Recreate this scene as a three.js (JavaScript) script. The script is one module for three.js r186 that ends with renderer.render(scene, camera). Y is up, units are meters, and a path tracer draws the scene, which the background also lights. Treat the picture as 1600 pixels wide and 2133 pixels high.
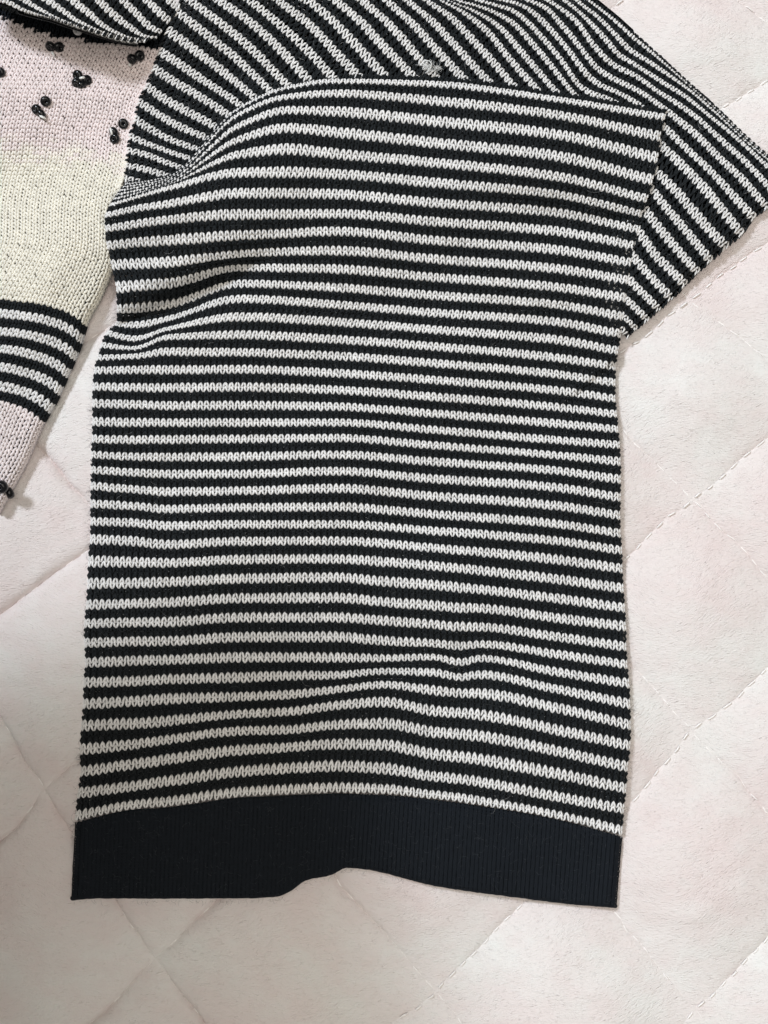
import * as THREE from 'three';
import { RectAreaLightUniformsLib } from 'three/addons/lights/RectAreaLightUniformsLib.js';
import { RoundedBoxGeometry } from 'three/addons/geometries/RoundedBoxGeometry.js';

// ------------------------------------------------------------------ camera, light, exposure
const CAM = 0.24, PX = 1e-4, HALF = 1066.5 * PX;          // one photo pixel is 0.1 mm at bed height
const scene = new THREE.Scene();
const camera = new THREE.PerspectiveCamera(2 * Math.atan(HALF / CAM) * 180 / Math.PI, 768 / 1024, 0.01, 20);
camera.position.set(0, CAM, 0); camera.up.set(0, 0, -1); camera.lookAt(0, 0, 0);
scene.add(camera);
scene.background = new THREE.Color().setRGB(0.205, 0.194, 0.172);      // dim warm room
RectAreaLightUniformsLib.init();
const renderer = new THREE.WebGLRenderer({ antialias: true });
renderer.toneMapping = THREE.LinearToneMapping;
renderer.toneMappingExposure = 1;
renderer.shadowMap.enabled = true;

function lampPanel(name, label, w, h, pos, aim, rgb, power, glow) {
  const g = new THREE.Group(); g.name = name; scene.add(g);
  g.position.set(...pos); g.lookAt(...aim);
  g.userData = { label, category: 'ceiling lamp' };
  const c = new THREE.Color().setRGB(...rgb);
  const dif = new THREE.Mesh(new RoundedBoxGeometry(w, h, 0.006, 2, 0.002), new THREE.MeshStandardMaterial({ color: 0xdddddd, emissive: c, emissiveIntensity: glow, roughness: 0.6 }));
  dif.name = 'diffuser'; g.add(dif);
  const fr = new THREE.Mesh(new RoundedBoxGeometry(w + 0.03, h + 0.03, 0.02, 2, 0.006), new THREE.MeshStandardMaterial({ color: 0xd8d8d6, roughness: 0.5 }));
  fr.name = 'housing'; fr.position.z = -0.014; g.add(fr);
  const l = new THREE.RectAreaLight(c, power, w, h); l.name = 'lamp_light';
  l.position.set(0, 0, 0.006); l.rotation.y = Math.PI; g.add(l);       // emits along +z of the group
  return g;
}
lampPanel('ceiling_lamp', 'small square white ceiling lamp high above the bed', 0.26, 0.26, [-0.98, 1.6, -0.9], [0, 0, 0], [0.92, 1, 1.1], 126, 6);
lampPanel('ceiling_lamp_001', 'wide warm fill panel added for light bounced off the ceiling', 1.7, 1.7, [0.15, 1.75, 0.1], [0.15, 0, 0.1], [1, 0.94, 0.85], 0.85, 1.1);  // added fill, stands for light bounced off the ceiling

// ------------------------------------------------------------------ helpers
let seed = 20240611;
const rnd = () => { seed = (seed + 0x6D2B79F5) | 0; let t = Math.imul(seed ^ (seed >>> 15), 1 | seed); t = (t + Math.imul(t ^ (t >>> 7), 61 | t)) ^ t; return ((t ^ (t >>> 14)) >>> 0) / 4294967296; };
const rr = (a, b) => a + (b - a) * rnd();
const clamp = (x, a = 0, b = 1) => Math.min(b, Math.max(a, x));
const smooth = (a, b, x) => { const t = clamp((x - a) / (b - a)); return t * t * (3 - 2 * t); };
const lerp = (a, b, t) => a + (b - a) * t;
const gauss = (d, s) => Math.exp(-(d * d) / (s * s));
const hash2 = (x, y) => { let h = Math.imul(x, 374761393) + Math.imul(y, 668265263); h = Math.imul(h ^ (h >>> 13), 1274126177); return ((h ^ (h >>> 16)) >>> 0) / 4294967296; };
function noise2(x, y) {
  const xi = Math.floor(x), yi = Math.floor(y), fx = x - xi, fy = y - yi, u = fx * fx * (3 - 2 * fx), v = fy * fy * (3 - 2 * fy);
  return lerp(lerp(hash2(xi, yi), hash2(xi + 1, yi), u), lerp(hash2(xi, yi + 1), hash2(xi + 1, yi + 1), u), v) * 2 - 1;
}
const fbm = (x, y) => noise2(x, y) * 0.6 + noise2(x * 2.1 + 7, y * 2.1 + 3) * 0.28 + noise2(x * 4.3 + 1, y * 4.3 + 9) * 0.12;
const at = (px, py, h) => { const k = (CAM - h) / CAM * PX; return [(px - 800) * k, h, (py - 1066.5) * k]; };   // a spot of the bed plan, raised to height h
const used = {};
const numbered = (n) => { const k = used[n] = (used[n] ?? -1) + 1; return k ? `${n}_${String(k).padStart(3, '0')}` : n; };
function group(name, parent = scene) { const g = new THREE.Group(); g.name = numbered(name); parent.add(g); return g; }
function mesh(name, geo, mat, parent) { const m = new THREE.Mesh(geo, mat); m.name = numbered(name); m.castShadow = m.receiveShadow = true; parent.add(m); return m; }

// monotone cubic through (xs, ys), straight beyond its ends
function pchip(xs, ys) {
  const n = xs.length, d = [], m = new Array(n);
  for (let i = 0; i < n - 1; i++) d.push((ys[i + 1] - ys[i]) / (xs[i + 1] - xs[i]));
  m[0] = d[0]; m[n - 1] = d[n - 2];
  for (let i = 1; i < n - 1; i++) {
    if (d[i - 1] * d[i] <= 0) m[i] = 0;
    else { const a = xs[i] - xs[i - 1], b = xs[i + 1] - xs[i]; m[i] = 3 * (a + b) / ((2 * b + a) / d[i - 1] + (b + 2 * a) / d[i]); }
  }
  return (x) => {
    if (x <= xs[0]) return ys[0] + m[0] * (x - xs[0]);
    if (x >= xs[n - 1]) return ys[n - 1] + m[n - 1] * (x - xs[n - 1]);
    let i = 0; while (x > xs[i + 1]) i++;
    const h = xs[i + 1] - xs[i], t = (x - xs[i]) / h, t2 = t * t, t3 = t2 * t;
    return ys[i] * (2 * t3 - 3 * t2 + 1) + m[i] * h * (t3 - 2 * t2 + t) + ys[i + 1] * (3 * t2 - 2 * t3) + m[i + 1] * h * (t3 - t2);
  };
}
const line = (pts) => pchip(pts.map((p) => p[0]), pts.map((p) => p[1]));
function distTo(poly, x, y) {
  let best = 1e9;
  for (let i = 0; i < poly.length - 1; i++) {
    const [ax, ay] = poly[i], [bx, by] = poly[i + 1], dx = bx - ax, dy = by - ay, t = clamp(((x - ax) * dx + (y - ay) * dy) / (dx * dx + dy * dy));
    best = Math.min(best, Math.hypot(x - ax - dx * t, y - ay - dy * t));
  }
  return best;
}
function inside(poly, x, y) {
  let c = false;
  for (let i = 0, j = poly.length - 1; i < poly.length; j = i++) {
    const [xi, yi] = poly[i], [xj, yj] = poly[j];
    if ((yi > y) !== (yj > y) && x < (xj - xi) * (y - yi) / (yj - yi) + xi) c = !c;
  }
  return c;
}

// a growing indexed mesh with normals and vertex colours
class Build {
  constructor() { this.p = []; this.n = []; this.c = []; this.i = []; }
  v(p, n, c) { this.p.push(p[0], p[1], p[2]); this.n.push(n[0], n[1], n[2]); this.c.push(c[0], c[1], c[2]); return this.p.length / 3 - 1; }
  geo() {
    const g = new THREE.BufferGeometry();
    g.setAttribute('position', new THREE.Float32BufferAttribute(this.p, 3));
    g.setAttribute('normal', new THREE.Float32BufferAttribute(this.n, 3));
    g.setAttribute('color', new THREE.Float32BufferAttribute(this.c, 3));
    g.setIndex(this.i);
    return g;
  }
  // tube through points with radii; up[] gives the flattening direction at every point
  tube(pts, rad, ups, sides, flat, col) {
    const n = pts.length; let prev = -1;
    for (let k = 0; k < n; k++) {
      const a = pts[Math.max(0, k - 1)], b = pts[Math.min(n - 1, k + 1)], N = ups[k];
      let tx = b[0] - a[0], ty = b[1] - a[1], tz = b[2] - a[2]; const tl = Math.hypot(tx, ty, tz) || 1; tx /= tl; ty /= tl; tz /= tl;
      let bx = ty * N[2] - tz * N[1], by = tz * N[0] - tx * N[2], bz = tx * N[1] - ty * N[0]; const bl = Math.hypot(bx, by, bz) || 1; bx /= bl; by /= bl; bz /= bl;
      const ux = by * tz - bz * ty, uy = bz * tx - bx * tz, uz = bx * ty - by * tx;
      const first = this.p.length / 3;
      for (let s = 0; s < sides; s++) {
        const th = (s + 0.5) / sides * Math.PI * 2, c = Math.cos(th), sn = Math.sin(th), r = rad[k];
        const ox = c * bx + sn * flat * ux, oy = c * by + sn * flat * uy, oz = c * bz + sn * flat * uz;
        let nx = c * bx + sn / flat * ux, ny = c * by + sn / flat * uy, nz = c * bz + sn / flat * uz;
        const e = k === 0 ? -0.5 : k === n - 1 ? 0.5 : 0; nx += e * tx; ny += e * ty; nz += e * tz;
        const nl = Math.hypot(nx, ny, nz) || 1;
        this.v([pts[k][0] + ox * r, pts[k][1] + oy * r, pts[k][2] + oz * r], [nx / nl, ny / nl, nz / nl], col);
      }
      if (prev >= 0) for (let s = 0; s < sides; s++) { const s2 = (s + 1) % sides; this.i.push(prev + s, first + s, prev + s2, prev + s2, first + s, first + s2); }
      prev = first;
    }
    for (let s = 1; s < sides - 1; s++) { const f = prev - (n - 1) * sides; this.i.push(f, f + s + 1, f + s, prev, prev + s, prev + s + 1); }
  }
}

// a knitted surface: a table of points over wales (i) and courses (c)
class Knit {
  constructor(fn, i0, i1, c0, c1, di = 0.5, dc = 0.5) {
    Object.assign(this, { i0, c0, di, dc }); const ni = this.ni = Math.ceil((i1 - i0) / di) + 1, nc = this.nc = Math.ceil((c1 - c0) / dc) + 1;
    this.P = new Float64Array(ni * nc * 3); this.N = new Float64Array(ni * nc * 3); this.Q = new Float64Array(ni * nc * 2);
    for (let c = 0; c < nc; c++) for (let i = 0; i < ni; i++) {
      const [px, py, h] = fn(i0 + i * di, c0 + c * dc), k = c * ni + i;
      this.P.set(at(px, py, h), k * 3); this.Q.set([px, py], k * 2);
    }
    for (let c = 0; c < nc; c++) for (let i = 0; i < ni; i++) {
      const a = (c * ni + Math.max(0, i - 1)) * 3, b = (c * ni + Math.min(ni - 1, i + 1)) * 3, d = (Math.max(0, c - 1) * ni + i) * 3, e = (Math.min(nc - 1, c + 1) * ni + i) * 3, P = this.P;
      const ax = P[b] - P[a], ay = P[b + 1] - P[a + 1], az = P[b + 2] - P[a + 2], bx = P[e] - P[d], by = P[e + 1] - P[d + 1], bz = P[e + 2] - P[d + 2];
      let nx = by * az - bz * ay, ny = bz * ax - bx * az, nz = bx * ay - by * ax; if (ny < 0) { nx = -nx; ny = -ny; nz = -nz; }
      const l = Math.hypot(nx, ny, nz) || 1; this.N.set(l > 1e-14 ? [nx / l, ny / l, nz / l] : [0, 1, 0], (c * ni + i) * 3);
    }
  }
  at(i, c, T, w) {
    const u = clamp((i - this.i0) / this.di, 0, this.ni - 1.001), v = clamp((c - this.c0) / this.dc, 0, this.nc - 1.001), a = Math.floor(u), b = Math.floor(v), fu = u - a, fv = v - b, o = [];
    const k = (b * this.ni + a) * w, l = k + w, m = k + this.ni * w, n = m + w;
    for (let j = 0; j < w; j++) o.push((T[k + j] * (1 - fu) + T[l + j] * fu) * (1 - fv) + (T[m + j] * (1 - fu) + T[n + j] * fu) * fv);
    return o;
  }
  pos(i, c, lift = 0) { const p = this.at(i, c, this.P, 3), n = this.nor(i, c); return [p[0] + n[0] * lift, p[1] + n[1] * lift, p[2] + n[2] * lift]; }
  nor(i, c) { const n = this.at(i, c, this.N, 3), l = Math.hypot(...n) || 1; return [n[0] / l, n[1] / l, n[2] / l]; }
  plan(i, c) { return this.at(i, c, this.Q, 2); }
  // one course of V stitches and the yarn ladder behind it
  course(B, c, i0, i1, o) {
    const { r, color, skip, flat = 1, fine, thick = 0.86, deep, under = skip } = o;
    for (let i = i0; i < i1; i++) {
      const q = this.plan(i + 0.5, c); if (skip && skip(q[0], q[1])) continue;
      const shade = 1 + rr(-0.07, 0.05), base = typeof color === 'function' ? color(q[0], q[1]) : color, col = [base[0] * shade, base[1] * shade, base[2] * shade], ji = rr(-0.04, 0.04), jc = rr(-0.08, 0.08), w = r * rr(0.92, 1.08);
      for (const s of [-1, 1]) {
        const tilt = rr(-0.05, 0.05);
        const st = fine ? [[0.43, -0.72, -0.5, 0.62], [0.34, -0.05, 0.5, 1], [0.11, 0.66, -0.35, 0.6]]
          : [[0.40, -0.66, -1.0, 0.5], [0.35, -0.32, 0.2, 0.95], [0.23, 0.16, 0.6, 1.05], [0.085, 0.62, -0.5, 0.55]];
        const pts = [], ups = [], rad = [];
        for (const [x, y, z, q2] of st) { const ii = i + 0.5 + s * (x + tilt * (y < 0 ? 1 : 0.3)) + ji, cc = c + y + jc; pts.push(this.pos(ii, cc, z * w * flat)); ups.push(this.nor(ii, cc)); rad.push(w * q2); }
        B.tube(pts, rad, ups, fine ? 4 : 5, thick, col);
      }
    }
    const base = typeof color === 'function' ? null : color;
    let prev = null;
    for (let i = i0; i <= i1 + 0.01; i += 1) {
      const q = this.plan(i, c);
      if (under && under(q[0], q[1])) { prev = null; continue; }
      const col = deep ?? (base ?? color(q[0], q[1])).map((x) => x * 0.8), pair = [-0.52, 0, 0.52].map((d) => B.v(this.pos(i, c + d, -1.5 * r), this.nor(i, c + d), col));  // without deep, the backing is dimmed to paint shade between stitches
      if (prev) for (let k = 0; k < 2; k++) B.i.push(prev[k], prev[k + 1], pair[k], pair[k], prev[k + 1], pair[k + 1]);
      prev = pair;
    }
  }
}

// ------------------------------------------------------------------ materials
const yarnMat = new THREE.MeshPhysicalMaterial({ vertexColors: true, roughness: 0.92, specularIntensity: 0.35, sheen: 0.25, sheenRoughness: 0.6, sheenColor: new THREE.Color(0.5, 0.5, 0.5), side: THREE.DoubleSide });
const darkYarnMat = new THREE.MeshPhysicalMaterial({ vertexColors: true, roughness: 0.85, specularIntensity: 0.3, sheen: 0.05, sheenRoughness: 0.5, sheenColor: new THREE.Color(0.25, 0.32, 0.38), side: THREE.DoubleSide });
const fuzzMat = new THREE.MeshStandardMaterial({ vertexColors: true, roughness: 0.8 });
const WHITE = [0.81, 0.80, 0.79], BLACK = [0.0135, 0.016, 0.018], NAVY = [0.0085, 0.0112, 0.0155], PINK = [0.84, 0.745, 0.735], CREAM = [0.86, 0.825, 0.73], GAP_SHADE = [0.09, 0.09, 0.09];  // the dark grey backing paints shade into gaps between white stitches

// ------------------------------------------------------------------ the quilted bedspread
// where the quilting lines cross: columns from left to right, each from the near edge up
const COLS = {
  0: [[-200, 2500], [-160, 1930], [-105, 1350], [-20, 830], [0, 380], [10, 0]],
  1: [[40, 2300], [86, 1648], [235, 1108], [290, 640], [330, 230], [340, -130]],
  2: [[330, 2600], [320, 2001], [390, 1410], [500, 900], [560, 470], [590, 90]],
  3: [[600, 2350], [612, 1730], [660, 1180], [720, 720], [760, 320], [780, -60]],
  4: [[900, 2650], [902, 2064], [920, 1490], [950, 990], [980, 560], [1000, 170]],
  5: [[1190, 2400], [1193, 1800], [1190, 1265], [1205, 790], [1215, 400], [1220, 40]],
  6: [[1450, 2700], [1452, 2110], [1452, 1529], [1442, 1041], [1446, 622], [1448, 255]],
  7: [[1720, 2430], [1720, 1830], [1700, 1300], [1700, 830], [1700, 430], [1690, 108]],
  8: [[1980, 2750], [1980, 2150], [1960, 1570], [1950, 1060], [1950, 640], [1940, 270]],
};
function cross(k, n) {
  if (k < 0) { const [x, y] = cross(k + 2, n); return [x - 560, y]; }
  if (k > 8) { const [x, y] = cross(k - 2, n); return [x + 525, y + 15]; }
  if (n < 0) { const [x, y] = cross(k, n + 1); return [x, y + 590]; }
  if (n > 5) { const [x, y] = cross(k, n - 1); return [x, y - 330]; }
  return COLS[k][n];
}
const BED_PUFF = 0.0022, BED_SEAM = -0.0014;
const seamDrift = (x, y) => [x + 7 * noise2(x / 90, y / 90) + 2.5 * noise2(x / 24 + 9, y / 24), y + 7 * noise2(x / 90 + 40, y / 90) + 2.5 * noise2(x / 24, y / 24 + 17)];
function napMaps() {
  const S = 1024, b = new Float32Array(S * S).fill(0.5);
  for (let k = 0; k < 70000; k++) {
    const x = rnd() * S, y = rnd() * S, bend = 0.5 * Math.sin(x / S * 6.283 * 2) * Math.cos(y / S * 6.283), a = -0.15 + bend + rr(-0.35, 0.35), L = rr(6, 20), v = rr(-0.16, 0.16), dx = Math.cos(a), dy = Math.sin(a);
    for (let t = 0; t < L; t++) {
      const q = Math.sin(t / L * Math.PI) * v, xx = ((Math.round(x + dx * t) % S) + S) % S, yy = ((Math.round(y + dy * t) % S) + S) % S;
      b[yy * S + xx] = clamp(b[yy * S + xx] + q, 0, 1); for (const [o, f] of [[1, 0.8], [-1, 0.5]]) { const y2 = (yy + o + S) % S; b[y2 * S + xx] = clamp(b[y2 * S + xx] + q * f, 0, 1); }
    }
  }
  const hb = new Uint8Array(S * S * 4), cb = new Uint8Array(S * S * 4);
  for (let y = 0; y < S; y++) for (let x = 0; x < S; x++) {
    const k = y * S + x, u = x / S * 6.283, w = y / S * 6.283;
    // sheen of the pile, whiter brushed one way and pinker the other, painted in
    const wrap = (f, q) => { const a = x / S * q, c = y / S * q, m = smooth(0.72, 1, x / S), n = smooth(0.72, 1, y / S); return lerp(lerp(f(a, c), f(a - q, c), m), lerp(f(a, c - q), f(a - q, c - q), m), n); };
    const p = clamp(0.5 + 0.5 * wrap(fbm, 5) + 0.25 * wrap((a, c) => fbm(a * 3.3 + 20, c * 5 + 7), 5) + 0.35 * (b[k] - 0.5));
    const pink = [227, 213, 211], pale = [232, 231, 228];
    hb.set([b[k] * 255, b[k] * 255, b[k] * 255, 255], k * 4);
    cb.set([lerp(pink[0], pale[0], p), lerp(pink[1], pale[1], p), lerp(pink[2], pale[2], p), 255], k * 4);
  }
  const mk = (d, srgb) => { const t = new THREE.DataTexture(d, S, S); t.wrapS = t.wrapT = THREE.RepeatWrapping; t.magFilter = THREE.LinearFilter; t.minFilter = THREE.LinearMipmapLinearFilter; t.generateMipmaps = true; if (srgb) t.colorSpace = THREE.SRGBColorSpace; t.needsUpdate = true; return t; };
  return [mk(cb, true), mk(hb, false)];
}
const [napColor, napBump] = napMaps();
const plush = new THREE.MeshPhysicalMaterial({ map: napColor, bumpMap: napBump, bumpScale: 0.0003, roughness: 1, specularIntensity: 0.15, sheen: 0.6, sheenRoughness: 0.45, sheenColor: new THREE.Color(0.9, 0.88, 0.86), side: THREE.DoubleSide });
const threadMat = new THREE.MeshPhysicalMaterial({ color: new THREE.Color().setRGB(0.92, 0.89, 0.87), roughness: 0.4, specularIntensity: 0.6 });

const bedspread = group('bedspread');
bedspread.userData = { label: 'pale pink velvety quilted bedspread with diamond stitching under the sweater', category: 'bedspread' };
const edgeRise = (d, k) => k * (1 - Math.exp(-d / 8)) + (1 - k) * smooth(0, 170, d) ** 0.7;
function bedHeight(p, q, len, x, y) {
  const k = lerp(0.44, 0.17, smooth(450, 1000, x)), f = edgeRise(p * len, k) * edgeRise((1 - p) * len, k) * edgeRise(q * len, k) * edgeRise((1 - q) * len, k);   // pulled tighter at the left
  const pucker = gauss(Math.min(p, 1 - p) * len, 60) + gauss(Math.min(q, 1 - q) * len, 60);
  return BED_SEAM + (BED_PUFF - BED_SEAM) * f + f * (0.0007 * fbm(x / 190, y / 150) + 0.0003 * fbm(x / 52 + 5, y / 38)) + f * pucker * 0.0004 * noise2(x / 22 + 3, y / 30);
}
const RES = 10, RX = 200, RY = 250, bedGrid = new Float32Array(RX * RY).fill(NaN);    // bed height every 10 photo pixels, from (-200, -200)
const diamonds = [];
for (let k = -2; k <= 11; k++) for (let n = -1; n <= 6; n++) {
  const [bot, top] = (k % 2 !== 0) ? [cross(k, n - 1), cross(k, n)] : [cross(k, n), cross(k, n + 1)], lef = cross(k - 1, n), rig = cross(k + 1, n);
  diamonds.push([bot, rig, top, lef]);
}
for (const [A, B2, C, D] of diamonds) {
  const cx = (A[0] + C[0] + B2[0] + D[0]) / 4, cy = (A[1] + C[1] + B2[1] + D[1]) / 4;
  const far = cx < -350 || cx > 1950 || cy < -350 || cy > 2480, M = far ? 14 : 46, pos = [], uv = [], idx = [], len = (Math.hypot(B2[0] - A[0], B2[1] - A[1]) + Math.hypot(D[0] - A[0], D[1] - A[1])) / 2;
  for (let j = 0; j <= M; j++) for (let i = 0; i <= M; i++) {
    const ease = (t) => lerp(t, 0.5 - 0.5 * Math.cos(Math.PI * t), 0.8), p = ease(i / M), q = ease(j / M);
    let x = A[0] * (1 - p) * (1 - q) + B2[0] * p * (1 - q) + C[0] * p * q + D[0] * (1 - p) * q, y = A[1] * (1 - p) * (1 - q) + B2[1] * p * (1 - q) + C[1] * p * q + D[1] * (1 - p) * q;
    const h = bedHeight(p, q, len, x, y); [x, y] = seamDrift(x, y);
    const gx = Math.round((x + 200) / RES), gy = Math.round((y + 200) / RES); if (gx >= 0 && gy >= 0 && gx < RX && gy < RY) bedGrid[gy * RX + gx] = h;
    pos.push((x - 800) * PX, h, (y - 1066.5) * PX); uv.push(x / 620, y / 620);
  }
  for (let j = 0; j < M; j++) for (let i = 0; i < M; i++) { const a = j * (M + 1) + i, b = a + 1, c = a + M + 1; idx.push(a, b, c, c, b, c + 1); }
  const g = new THREE.BufferGeometry();
  g.setAttribute('position', new THREE.Float32BufferAttribute(pos, 3)); g.setAttribute('uv', new THREE.Float32BufferAttribute(uv, 2)); g.setIndex(idx); g.computeVertexNormals();
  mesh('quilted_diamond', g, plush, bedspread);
}

const bedSoft = new Float32Array(RX * RY);               // the knit spans the quilting grooves
for (let y = 0; y < RY; y++) for (let x = 0; x < RX; x++) { let a = 0, n = 0; for (let j = -5; j <= 5; j++) for (let i = -5; i <= 5; i++) { const v = bedGrid[(y + j) * RX + x + i]; if (y + j >= 0 && y + j < RY && x + i >= 0 && x + i < RX && v === v) { a += v; n++; } } bedSoft[y * RX + x] = n ? a / n : 0; }
const rest = (x, y) => {                                 // in millimetres
  const u = clamp((x + 200) / RES, 0, RX - 1.01), v = clamp((y + 200) / RES, 0, RY - 1.01), a = Math.floor(u), b = Math.floor(v), fu = u - a, fv = v - b, k = b * RX + a;
  return 1000 * lerp(lerp(bedSoft[k], bedSoft[k + 1], fu), lerp(bedSoft[k + RX], bedSoft[k + RX + 1], fu), fv);
};

// ------------------------------------------------------------------ sleeve outline, traced stripe by stripe
const N_ = null;
const XS = [280, 350, 500, 600, 700, 800, 900, 960, 1000, 1150];
// per white stripe: left end, heights at XS, right end
const SL = [
  [[262, 385], 383, 370, 226, 183, 169, N_, 174, N_, N_, 205, [1384, 243]],
  [[258, 391], 388, 374, 237, 201, 194, N_, 209, N_, N_, 237, [1374, 284]],
  [[252, 398], 393, 378, 261, 229, 232, N_, 251, N_, N_, 278, [1369, 328]],
  [[246, 406], 399, 382, 290, 266, 275, N_, 297, N_, N_, 323, [1358, 375]],
  [[240, 415], 405, 386, 321, 310, 320, N_, 338, N_, N_, 366, [1347, 414]],
  [[232, 427], 412, 392, 359, 359, 362, N_, 380, N_, N_, 403, [1336, 445]],
  [[222, 448], 435, 425, 402, 402, 404, N_, 422, N_, N_, 441, [1331, 478]],
  [[222, 476], 467, 457, 446, 446, 445, N_, 461, N_, N_, 480, [1321, 511]],
  [[225, 511], 505, 500, 490, 486, 481, N_, 500, N_, N_, 519, [1316, 547]],
  [[234, 551], 549, 546, 529, 524, 522, N_, 539, N_, N_, 558, [1309, 583]],
  [[244, 598], 595, 590, 557, N_, 560, N_, 577, N_, N_, 597, [1303, 620]],
  [[246, 644], 642, 635, 591, N_, 599, N_, 615, N_, N_, 633, [1297, 659]],
  [[244, 675], 677, 664, 622, N_, 634, N_, 651, N_, N_, 669, [1292, 695]],
  [[224, 693], 706, 686, 660, N_, 670, N_, 686, N_, N_, 706, [1286, 730]],
  [[212, 719], 726, 702, 697, N_, 707, N_, 721, N_, N_, 744, [1281, 763]],
  [[203, 745], 742, 732, 734, N_, 741, N_, 756, N_, N_, 778, [1280, 797]],
  [[199, 771], 770, 770, 769, N_, 777, N_, 791, N_, N_, 812, [1280, 830]],
  [[196, 805], 807, 807, 806, N_, 812, N_, 826, N_, N_, 847, [1283, 862]],
  [[195, 840], 842, 845, 844, N_, 847, N_, 861, N_, N_, 881, [1286, 894]],
  [[195, 878], 880, 880, 880, N_, 880, N_, 895, N_, N_, 916, [1289, 926]],
  [[194, 914], 916, 915, 914, N_, 912, N_, 927, N_, N_, 947, [1291, 961]],
  [[191, 947], 951, 952, 951, N_, 947, N_, 961, N_, N_, 979, [1291, 998]],
  [[191, 978], 984, 987, 987, N_, 981, N_, 997, N_, N_, 1014, [1291, 1036]],
  [[191, 1012], 1019, 1024, 1022, N_, 1017, N_, 1033, N_, N_, 1052, [1290, 1073]],
  [[191, 1049], 1054, 1060, 1057, N_, 1056, N_, 1071, N_, N_, 1090, [1291, 1111]],
  [[191, 1086], 1089, 1095, 1092, N_, 1092, N_, 1105, N_, N_, 1125, [1294, 1146]],
  [[190, 1122], 1127, 1134, 1127, N_, 1126, N_, 1141, N_, N_, 1164, [1295, 1184]],
  [[186, 1169], 1171, 1172, 1165, N_, 1164, 1170, 1178, N_, N_, 1205, [1297, 1225]],
  [[184, 1215], 1214, 1212, 1205, N_, 1202, 1211, 1218, N_, N_, 1245, [1300, 1266]],
  [[182, 1260], 1257, 1255, 1246, N_, 1245, 1254, 1261, 1266, 1267, 1286, [1302, 1304]],
  [[178, 1298], 1296, 1295, 1286, N_, 1286, 1292, 1300, 1305, 1306, 1325, [1303, 1347]],
  [[178, 1339], 1336, 1335, 1327, N_, 1326, 1335, 1340, 1345, 1342, 1361, [1305, 1384]],
  [[180, 1380], 1376, 1374, 1369, 1369, 1370, 1371, 1368, 1379, 1371, 1398, [1309, 1423]],
  [[176, 1421], 1419, 1415, 1411, 1407, 1406, 1398, 1400, 1410, 1405, 1433, [1311, 1466]],
  [[175, 1466], 1460, 1455, 1451, 1447, 1436, 1426, 1437, 1443, 1444, 1472, [1312, 1510]],
  [[171, 1511], 1507, 1502, 1487, 1482, 1469, 1461, 1480, 1485, 1489, 1518, [1311, 1553]],
  [[169, 1561], 1550, 1540, 1522, 1520, 1510, 1507, 1524, 1529, 1533, 1562, [1306, 1597]],
  [[170, 1607], 1591, 1581, 1562, 1556, 1549, 1551, 1570, 1577, 1582, 1609, [1303, 1642]],
  [[164, 1652], 1637, 1627, 1607, 1600, 1596, 1601, 1617, 1623, 1629, 1658, [1298, 1684]],
  [[159, 1700], 1676, 1670, 1650, 1645, 1641, 1644, 1655, 1662, 1668, 1695, [1295, 1730]],
].map((row) => {
  const L = row[0], R = row[11], pts = [L]; XS.forEach((x, k) => { if (row[k + 1] !== null && x > L[0] + 12) pts.push([x, row[k + 1]]); }); pts.push(R);
  return { L, R, y: line(pts) };
});
const catmull = (a, b, c, d, t) => 0.5 * (2 * b + (c - a) * t + (2 * a - 5 * b + 4 * c - d) * t * t + (3 * b - a - 3 * c + d) * t * t * t);
function sleevePlan(u, s) {             // s counts white stripes from 0
  const e = (k) => { const r = SL[k], x = lerp(r.L[0], r.R[0], u); return [x, r.y(x)]; };
  const g = (k) => { if (k < 0) { const a = e(0), b = e(1); return [a[0] + (a[0] - b[0]) * -k, a[1] - clamp((b[1] - a[1]), 2, 14) * -k]; } if (k > 39) { const a = e(39), b = e(38); return [a[0] + (a[0] - b[0]) * (k - 39), a[1] + (a[1] - b[1]) * (k - 39)]; } return e(k); };
  const k = Math.floor(s), t = s - k, A = g(k - 1), B = g(k), C = g(k + 1), D = g(k + 2);
  return [catmull(A[0], B[0], C[0], D[0], t), catmull(A[1], B[1], C[1], D[1], t)];
}
const rimY = line([[230, 420], [262, 383], [300, 377], [350, 366], [400, 318], [450, 268], [500, 224], [550, 197], [600, 180], [650, 169], [700, 165], [800, 164], [900, 169], [1000, 180], [1150, 200], [1300, 222], [1390, 240]]);
const rightEdge = line([[243, 1384], [328, 1369], [414, 1347], [511, 1321], [620, 1303], [695, 1292], [797, 1280], [862, 1283], [961, 1291], [1225, 1297], [1466, 1311], [1553, 1311], [1642, 1303], [1744, 1297], [1895, 1284]]);
const leftEdge = line([[385, 262], [427, 232], [476, 222], [551, 234], [644, 246], [693, 224], [745, 203], [805, 196], [947, 191], [1169, 186], [1339, 178], [1466, 175], [1607, 170], [1712, 155], [1880, 148]]);
const OUTLINE = [[1205, -34], [1237, 0], [1285, 39], [1320, 71], [1362, 108], [1428, 168], [1493, 227], [1558, 289], [1626, 349], [1677, 397]];
const FOLD_EDGE = [[1680, 355], [1600, 428], [1582, 440], [1545, 485], [1510, 515], [1450, 568], [1400, 618], [1345, 666], [1290, 712]];
const SEAM = [[385, -30], [368, 28], [347, 66], [332, 105], [320, 142], [304, 180], [288, 212], [280, 250], [270, 285], [266, 314], [262, 345], [255, 372], [246, 392]];
const CREASE = [[1205, 184], [1226, 174], [1247, 152], [1274, 138], [1296, 120], [1312, 106], [1330, 96]];
const seamX = line(SEAM.map(([x, y]) => [y, x]));
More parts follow.
